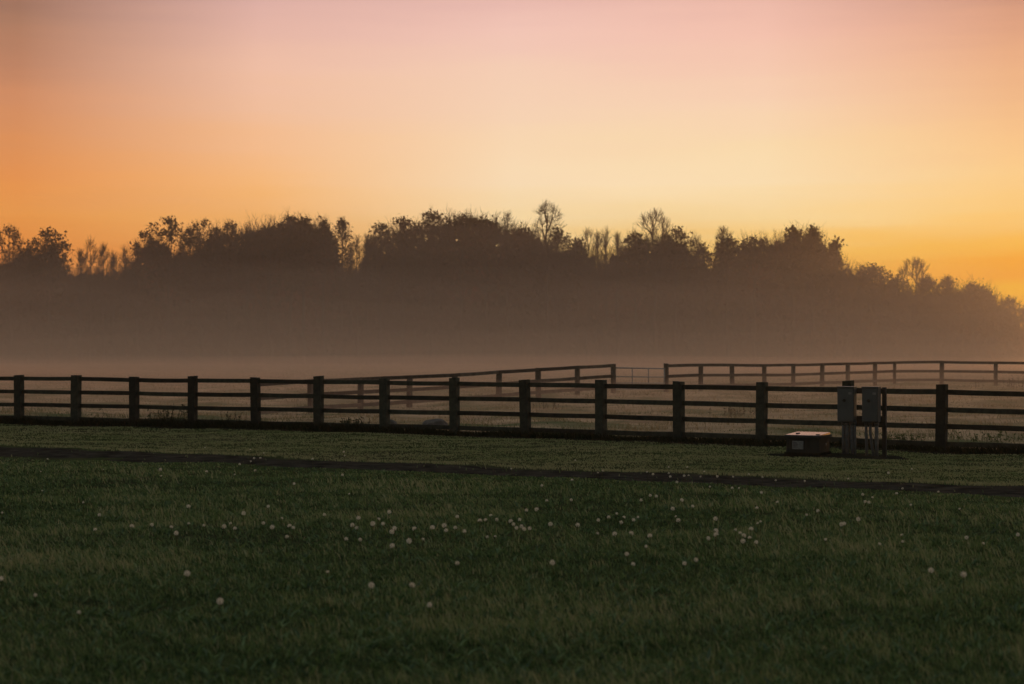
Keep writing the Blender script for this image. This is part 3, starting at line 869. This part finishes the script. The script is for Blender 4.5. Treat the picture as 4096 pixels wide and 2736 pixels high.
tree('leafy_tree', 2540, 925, (2470, 2610), 'clumpy', 'leafy left shoulder below the big fan of bare branches', 127, leafm='leaf_gold')
tree('leafy_tree', 2700, 905, (2620, 2780), 'clumpy', 'leafy right shoulder below the big fan of bare branches', 128, leafm='leaf_rust')
tree('bare_tree', 2785, 930, (2740, 2840), 'feather', 'wispy bare tree right of the fan and its shoulders', 129)
tree('leafy_tree', 2812, 985, (2755, 2870), 'clumpy', 'small leafy tree sunk in the notch right of the fan', 130)
tree('bare_tree', 2895, 902, (2845, 2950), 'bare', 'bare twig top rising behind the first clumpy crown past the notch', 131, d=262)
tree('leafy_tree', 2912, 946, (2825, 3005), 'clumpy', 'clumpy crown with bare twigs above it, right of the notch', 132)
tree('leafy_tree', 3018, 942, (2920, 3120), 'clumpy', 'broad clumpy crown left of the spiky twin-topped tree', 133, leafm='leaf_rust')
tree('leafy_tree', 3175, 908, (3065, 3275), 'spiky', 'left spire of the spiky twin-topped pair', 134)
tree('leafy_tree', 3250, 903, (3150, 3350), 'spiky', 'right and taller spire of the spiky twin-topped pair', 135)
tree('leafy_tree', 3340, 958, (3270, 3400), 'spiky', 'narrow upright tree on the right flank of the twin spires', 136)
tree('bare_tree', 3392, 1040, (3360, 3432), 'feather', 'little feathery tree in the step right of the spires', 137)
tree('leafy_tree', 3488, 1058, (3420, 3580), 'umbrella', 'umbrella-shaped clumpy tree on the falling right slope', 138, low=.7)
tree('bare_tree', 3655, 1026, (3568, 3745), 'fanned', 'open bare-limbed tree rising alone on the right slope', 139, low=.5)
tree('leafy_tree', 3790, 1108, (3730, 3850), 'sparse', 'low thin tree between the open bare tree and the dark dome', 140, leafm='leaf_gold')
tree('leafy_tree', 3895, 1133, (3830, 3990), 'dense', 'dark dome at the right end of the wood', 141)
tree('leafy_tree', 4035, 1190, (3985, 4110), 'sparse', 'loose golden tree at the right edge against the yellow sky', 142, leafm='leaf_gold')
tree('leafy_tree', 4120, 1225, (4070, 4190), 'sparse', 'golden tree cut off by the right edge of the photo', 143, leafm='leaf_gold')

tree('leafy_tree', 760, 905, (690, 830), 'sparse', 'twiggy tree wedged between the big radiating tree and the leaning thin one', 144, d=260)
tree('leafy_tree', 865, 912, (800, 940), 'sparse', 'twiggy tree filling the gap behind the two thin-leaved trees, left of the notch', 145, d=262)
tree('leafy_tree', 1015, 925, (950, 1080), 'sparse', 'low sparse tree behind the wispy bare tree of the notch', 146, d=262)
tree('leafy_tree', 110, 985, (30, 190), 'clumpy', 'lower leafy tree between the far left bare tree and the flat-topped tree', 147, d=260)
tree('leafy_tree', 2310, 955, (2250, 2380), 'clumpy', 'low leafy tree on the slope into the middle sky dip', 148, leafm='leaf_rust', d=260)
tree('leafy_tree', 3590, 1105, (3530, 3660), 'clumpy', 'small dark leafy tree at the left foot of the open bare-limbed tree', 149, d=258)
tree('leafy_tree', 3710, 1105, (3650, 3780), 'clumpy', 'small dark leafy tree at the right foot of the open bare-limbed tree', 150, d=258)

for args in ((322, 990, (285, 365), 'thin bare tree just right of the flat-topped tree, at the start of the left dip', 151),
             (412, 968, (370, 462), 'slender bare tree in the middle of the left dip, right of the short feathery one', 152),
             (452, 1002, (415, 495), 'lowest bare twiggy tree of the left dip', 153),
             (548, 958, (505, 600), 'bare tree leaning on the left flank of the big radiating tree', 154),
             (1402, 985, (1365, 1445), 'pale thin tree low on the left side of the deep gap', 155),
             (1468, 930, (1430, 1512), 'bare tree against the right bank of the deep gap', 156),
             (2388, 918, (2340, 2440), 'bare tree standing between the two feathery ones in the middle sky dip', 157),
             (2470, 925, (2430, 2515), 'bare tree at the right end of the middle sky dip', 158),
             (3440, 1055, (3405, 3480), 'tiny bare tree beside the umbrella-shaped clumpy tree', 159)):
    tree('bare_tree', args[0], args[1], args[2], 'feather', args[3], args[4], d=250 + args[4] % 5)

# the wood's body: brush and lower crowns that read as one mass
n = 95000
r_ = np.random.default_rng(77)
d = r_.uniform(256, 292, n)
sx = r_.uniform(-700, 4800, n)
x = (sx - 2048) / FPX * d
topz = EYE + (HOR - mass_top(sx)) / FPX * d
topz = topz * (1 + .055 * wav(x, d, 78, .5, 6))
f_ = r_.random(n) ** 1.05
z = f_ * topz
cl = wav(x * 1.2, z * 1.4 + d * .4, 79, .8, 5)
keep = (f_ < .82) | (cl > -.1)
x, d, z = x[keep], d[keep], z[keep]
cards = leaf_cards(r_, np.stack([x, d, z], 1), 1, .62, .1)
n2 = 30000                                            # the closed depth of the wood
d2 = r_.uniform(276, 296, n2); s2 = r_.uniform(-700, 4800, n2); x2 = (s2 - 2048) / FPX * d2
z2 = r_.random(n2) * (EYE + (HOR - mass_top(s2)) / FPX * d2) * .88
cards = np.concatenate([cards, leaf_cards(r_, np.stack([x2, d2, z2], 1), 1, 1.15, .1)])
me = quads_mesh('woodland_undergrowth', cards)
tag(link('woodland_undergrowth', me, M['wood_mass']), kind='stuff')

# bare brush standing up out of it
tw = MB(); r_ = np.random.default_rng(80)
for i in range(4200):
    d = r_.uniform(248, 275); sx = r_.uniform(-300, 4400); x = (sx - 2048) / FPX * d
    tz = EYE + (HOR - mass_top(sx)) / FPX * d
    zt_ = tz + min(r_.exponential(.85), 2.6) ; zs = tz - r_.uniform(1.5, 3.0)
    dr_ = np.clip(r_.normal(0, .25), -.5, .5)
    top_ = np.array([x + dr_ * (zt_ - zs), d, zt_]); bot = np.array([x, d, zs])
    mid_ = (top_ + bot) / 2 + np.array([-dr_ * .4, 0, 0])
    tw.tube(np.array([bot, mid_, top_]), [.035, .024, .012], 3, cap=False)
    for _ in range(5):
        f_ = r_.uniform(.3, .95); q = bot + (top_ - bot) * f_
        e_ = q + np.array([r_.normal(0, .5), r_.normal(0, .3), r_.uniform(.5, 1.3)])
        tw.tube(np.array([q, (q + e_) / 2 + np.array([0, 0, -.06]), e_]), [.018, .015, .01], 3, cap=False)
tag(tw.build('woodland_brush', M['bark']), kind='stuff')

# ------------------------------------------------------------------ dandelion clocks
DD = []
def dl(ox, oy, sc, items):
    for x_, y_, s_ in items: DD.append((ox + x_ / sc, oy + y_ / sc, s_))
dl(0, 1700, 1.677, [(1077,297,'L'),(1083,342,'s'),(695,298,'x'),(275,312,'x'),(320,228,'s'),(1387,312,'m'),(1608,262,'m'),(1683,243,'s'),(1705,222,'m'),(1747,222,'m'),(1770,188,'s'),(1680,165,'s'),(1375,152,'s'),(2307,180,'m'),(2312,205,'s'),(2097,227,'m'),(1712,305,'m'),(1575,333,'s'),(2298,334,'m'),(1973,393,'m'),(285,440,'x'),(560,518,'s'),(15,587,'s'),(668,602,'m'),(1266,545,'L'),(1268,660,'s'),(886,680,'L'),(1020,668,'m'),(1150,685,'m'),(1183,724,'L'),(640,702,'m'),(1368,672,'s'),(1503,680,'L'),(1548,660,'s'),(1577,693,'m'),(1635,592,'L'),(1800,545,'m'),(1768,657,'m'),(1827,684,'L'),(1892,625,'s'),(1943,678,'L'),(1968,688,'m'),(1926,750,'m'),(2176,600,'m'),(1257,995,'X'),(10,1028,'m'),(2200,985,'s'),(1478,1180,'X'),(240,1140,'s'),(532,1255,'s')])
dl(1300, 1950, 2.348, [(603,228,'L'),(315,287,'L'),(505,297,'m'),(450,338,'X'),(545,338,'m'),(258,352,'L'),(298,380,'m'),(653,382,'L'),(628,415,'X'),(840,388,'L'),(200,483,'m'),(330,490,'m'),(790,500,'X'),(632,545,'L'),(922,484,'s'),(1010,373,'L'),(1120,355,'X'),(1137,400,'m'),(1223,375,'m'),(1310,408,'m'),(1243,272,'m'),(1455,312,'L'),(1508,305,'m'),(1557,263,'m'),(1613,300,'m'),(1745,318,'L'),(1770,343,'m'),(1798,378,'m'),(1828,300,'m'),(1845,362,'m'),(1868,392,'L'),(1922,382,'m'),(1892,212,'m'),(1988,205,'L'),(2083,122,'m'),(2312,115,'m'),(2117,343,'L'),(2135,703,'L'),(1243,710,'m'),(1525,463,'s'),(1598,460,'s'),(437,915,'L'),(818,918,'L'),(982,1100,'m'),(230,60,'s')])
dl(1700, 1750, 1.565, [(540,195,'s'),(940,142,'s'),(1083,220,'s'),(1112,207,'s'),(920,265,'m'),(732,300,'m'),(1390,215,'s'),(1427,230,'m'),(1525,185,'s'),(1535,245,'m'),(1525,222,'s'),(1622,240,'m'),(1650,238,'s'),(1642,185,'s'),(1725,245,'s'),(1748,213,'s'),(1830,243,'m'),(1928,245,'s'),(2027,230,'s'),(2112,248,'s'),(2195,268,'s'),(1577,278,'m'),(1783,308,'s'),(1922,316,'m'),(1965,316,'s'),(2105,343,'m'),(1410,362,'m'),(1448,367,'m'),(1352,391,'m'),(1607,392,'L'),(1550,445,'L'),(1675,430,'m'),(2077,440,'m'),(2205,405,'m'),(1200,475,'s'),(1085,516,'m'),(1150,498,'m'),(1245,500,'m'),(1305,514,'m'),(1333,498,'s'),(1228,530,'m'),(955,548,'L'),(1080,600,'s'),(1187,603,'L'),(1290,600,'L'),(1407,615,'L'),(1570,495,'s'),(1585,518,'L'),(1818,507,'L'),(1383,680,'s'),(1263,728,'m'),(1302,792,'m'),(1623,787,'m'),(1695,765,'m'),(1820,583,'L'),(1822,606,'L'),(1773,630,'m'),(1942,577,'s'),(1972,598,'m'),(1995,615,'L'),(1990,648,'L'),(2040,573,'L'),(2032,628,'m'),(2073,654,'m'),(2082,537,'s'),(2100,525,'s')])
dl(2700, 1900, 1.682, [(872,40,'s'),(1165,25,'s'),(1530,90,'s'),(1490,125,'m'),(1770,112,'s'),(1262,130,'m'),(1278,178,'m'),(1303,183,'m'),(1327,150,'s'),(1585,200,'s'),(960,240,'m'),(885,267,'s'),(1232,296,'L'),(1120,330,'L'),(1138,325,'m'),(1012,433,'s'),(1960,420,'m'),(1720,640,'L'),(1940,668,'L'),(1525,403,'s'),(1530,447,'s'),(1375,463,'s'),(2072,460,'s'),(2305,400,'m'),(1915,228,'s')])
dl(3000, 1450, 2.142, [(1185,945,'m'),(1385,912,'s')])
heads = []
for a in DD:
    if all((a[0]-b_[0])**2 + (a[1]-b_[1])**2 > 49 for b_ in heads): heads.append(a)

SZ = {'x': .020, 's': .027, 'm': .037, 'L': .047, 'X': .051}
def puff_mesh(seed, dome):
    """a seed head of radius 1: fine rays each ending in a little star of down"""
    r_ = np.random.default_rng(seed)
    n_ = 90
    k = np.arange(n_) + .5
    ph = np.arccos(1 - 2 * k / n_ * (1 - dome)); th = math.pi * (1 + 5 ** .5) * k
    D_ = np.stack([np.cos(th)*np.sin(ph), np.sin(th)*np.sin(ph), np.cos(ph)], 1) + r_.normal(0, .05, (n_, 3))
    D_ /= np.linalg.norm(D_, axis=1)[:, None]
    A = np.cross(D_, r_.normal(0, 1, (n_, 3))); A /= np.linalg.norm(A, axis=1)[:, None]
    B = np.cross(D_, A)
    Q = []
    for i in range(n_):
        L_ = r_.uniform(.84, 1.0); tip = D_[i] * L_; a, b_ = A[i] * .24, B[i] * .24
        Q += [D_[i]*.12 - a*.06, D_[i]*.12 + a*.06, tip*.9 + a*.05, tip*.9 - a*.05]
        Q += [tip*.86 - b_*.06, tip + a - b_*.12, tip*1.04, tip + a + b_*.12]
        Q += [tip*.86, tip - a - b_*.12, tip*1.04, tip - a + b_*.12]
        Q += [tip*.86, tip + b_ - a*.12, tip*1.04, tip + b_ + a*.12]
        Q += [tip*.86, tip - b_ - a*.12, tip*1.04, tip - b_ + a*.12]
    me = quads_mesh('seed_head', np.array(Q)); me.materials.append(M['puff'])
    return me
puffs = [puff_mesh(61, .04), puff_mesh(62, .12), puff_mesh(63, .42), puff_mesh(64, .25)]
cb = bmesh.new(); bmesh.ops.create_icosphere(cb, subdivisions=1, radius=.23)
core_me = bpy.data.meshes.new('receptacle'); cb.to_mesh(core_me); cb.free(); core_me.materials.append(M['core'])
def stem_mesh(seed):
    r_ = np.random.default_rng(seed); b_ = MB()
    bx, by = r_.uniform(-.22, .22, 2)
    b_.tube([(bx*(1-t_)**2, by*(1-t_)**2, t_ - 1) for t_ in (-.15, .2, .5, .8, 1.0)], [.020, .019, .017, .016, .016], 5)
    me = b_.mesh('stem'); me.materials.append(M['stem']); return me
stems = [stem_mesh(70 + i) for i in range(4)]

ORD = 'first second third fourth fifth sixth seventh eighth ninth tenth eleventh twelfth thirteenth fourteenth fifteenth sixteenth seventeenth eighteenth nineteenth twentieth'.split() + ['twenty-first', 'twenty-second', 'twenty-third', 'twenty-fourth', 'twenty-fifth', 'twenty-sixth', 'twenty-seventh', 'twenty-eighth']
def band(y):
    return 0 if y < 1962 else 1 if y < 2062 else 2 if y < 2185 else 3
BN = ['along the dirt track', 'on the upper lawn', 'in the main drift', 'on the lower lawn']
CN = ['far left', 'left', 'middle', 'right', 'far right']
cells = {}
for h_ in heads: cells.setdefault((band(h_[1]), min(4, max(0, int(h_[0] / 819.3)))), []).append(h_)
SN = {'x': 'tiny', 's': 'small', 'm': 'white', 'L': 'full round', 'X': 'large round'}
dr = np.random.default_rng(90)
for (bi, ci), hs in sorted(cells.items()):
    hs.sort()
    for j, (sx, sy, s_) in enumerate(hs):
        hz = dr.uniform(.10, .17)
        for _ in range(2):
            d = (EYE - hz) * FPX / (sy - HOR); x_ = (sx - 2048) / FPX * d
            gz_ = h1(x_, d)
            hz = hz if _ == 0 else hz
        zc = EYE + (HOR - sy) / FPX * d
        root = empty('dandelion', (x_, d, gz_))
        lab = f'{SN[s_]} dandelion clock, {ORD[j]} from left {BN[bi]}, {CN[ci]} fifth of photo' if len(hs) > 1 else f'{SN[s_]} dandelion clock standing alone {BN[bi]}, {CN[ci]} fifth of photo'
        tag(root, lab, 'dandelion', 'dandelion clocks scattered over the lawn')
        rad_ = SZ[s_] / 2
        v_ = dr.integers(0, 4) if s_ in 'LX' else dr.integers(0, 4)
        if s_ == 'X': v_ = dr.integers(0, 2)
        tilt = (dr.normal(0, .35), dr.normal(0, .35), dr.uniform(0, 6.28))
        hd = bpy.data.objects.new('seed_head', puffs[v_]); COL.objects.link(hd); hd.parent = root
        hd.location = (0, 0, zc - gz_); hd.scale = (rad_,) * 3; hd.rotation_euler = tilt
        rc = bpy.data.objects.new('receptacle', core_me); COL.objects.link(rc); rc.parent = hd
        sm = bpy.data.objects.new('stem', stems[dr.integers(0, 4)]); COL.objects.link(sm); sm.parent = root
        ht = zc - gz_
        sm.location = (0, 0, ht); sm.scale = (ht, ht, ht); sm.rotation_euler = (0, 0, dr.uniform(0, 6.28))
        wst = .0026 / .017
        sm.scale = (wst, wst, ht)

# ------------------------------------------------------------------ the misty air
def air(name, x0, x1, y0, y1, z0, z1, dens, col, aniso):
    b_ = MB(); b_.box(x0, x1, y0, y1, z0, z1)
    m, t_, NN, LL = mat_new(name)
    pv = NN('ShaderNodeVolumePrincipled')
    pv.inputs['Color'].default_value = (*col, 1); pv.inputs['Density'].default_value = dens; pv.inputs['Anisotropy'].default_value = aniso
    o_ = NN('ShaderNodeOutputMaterial'); LL(pv.outputs[0], o_.inputs['Volume'])
    return tag(b_.build(name, m), kind='stuff')
air('haze', -170, 170, -30, 300, -2.2, 52, .00032, (1.0, .85, .68), .76)

# banks of mist lying over the pasture, one in another, their tops swelling and sinking
def bank(top, seed, low=.35):
    gx = np.linspace(-150, 150, 61); gy = np.linspace(46 + seed * .5, 243.5 - seed * .2, 41)
    XX, YY = np.meshgrid(gx, gy)
    YY = 243.5 - seed * .2 - (243.5 - YY) * (243.5 - (fence_y(XX) + 2.2 + .4 * seed)) / 197.5      # the near edge follows the fence
    prof = (low + top * np.clip((YY - 40) / 195, 0, 1) ** 1.8) * np.interp(YY, [236, 243], [1, .08]) * (1 + .30 * wav(XX, YY, 91 + seed, .06, 3))
    ed = np.clip((150 - np.abs(XX)) / 30, .05, 1)
    top_ = np.stack([XX.ravel(), YY.ravel(), (prof * ed).ravel()], 1); bot_ = top_.copy(); bot_[:, 2] = -1.4 - .05 * seed
    nx, ny = 61, 41; V0 = nx * ny
    F_ = [(j*nx+i, j*nx+i+1, (j+1)*nx+i+1, (j+1)*nx+i) for j in range(ny-1) for i in range(nx-1)]
    F_ += [tuple(V0 + q for q in f[::-1]) for f in F_]
    ring = [i for i in range(nx)] + [j*nx+nx-1 for j in range(1, ny)] + [(ny-1)*nx+i for i in range(nx-2, -1, -1)] + [j*nx for j in range(ny-2, 0, -1)]
    F_ += [(V0+ring[k], V0+ring[(k+1) % len(ring)], ring[(k+1) % len(ring)], ring[k]) for k in range(len(ring))]
    mb_ = MB(); mb_.add(np.concatenate([top_, bot_]), F_)
    return mb_
def airmat(name, dens, col, aniso):
    m, t_, NN, LL = mat_new(name)
    pv = NN('ShaderNodeVolumePrincipled')
    pv.inputs['Color'].default_value = (*col, 1); pv.inputs['Density'].default_value = dens; pv.inputs['Anisotropy'].default_value = aniso
    o_ = NN('ShaderNodeOutputMaterial'); LL(pv.outputs[0], o_.inputs['Volume'])
    return m
mist = airmat('mist', .00135, (1.0, .80, .62), .69)
for i_, h_ in enumerate((3.2, 6.0, 10.0, 15.0, 20.0, 27.0)):
    tag(bank(h_, i_).build('ground_mist', mist), kind='stuff')
tag(bank(.15, 7, 1.1).build('ground_mist', airmat('low_mist', .0070, (1.0, .77, .62), .86)), kind='stuff')
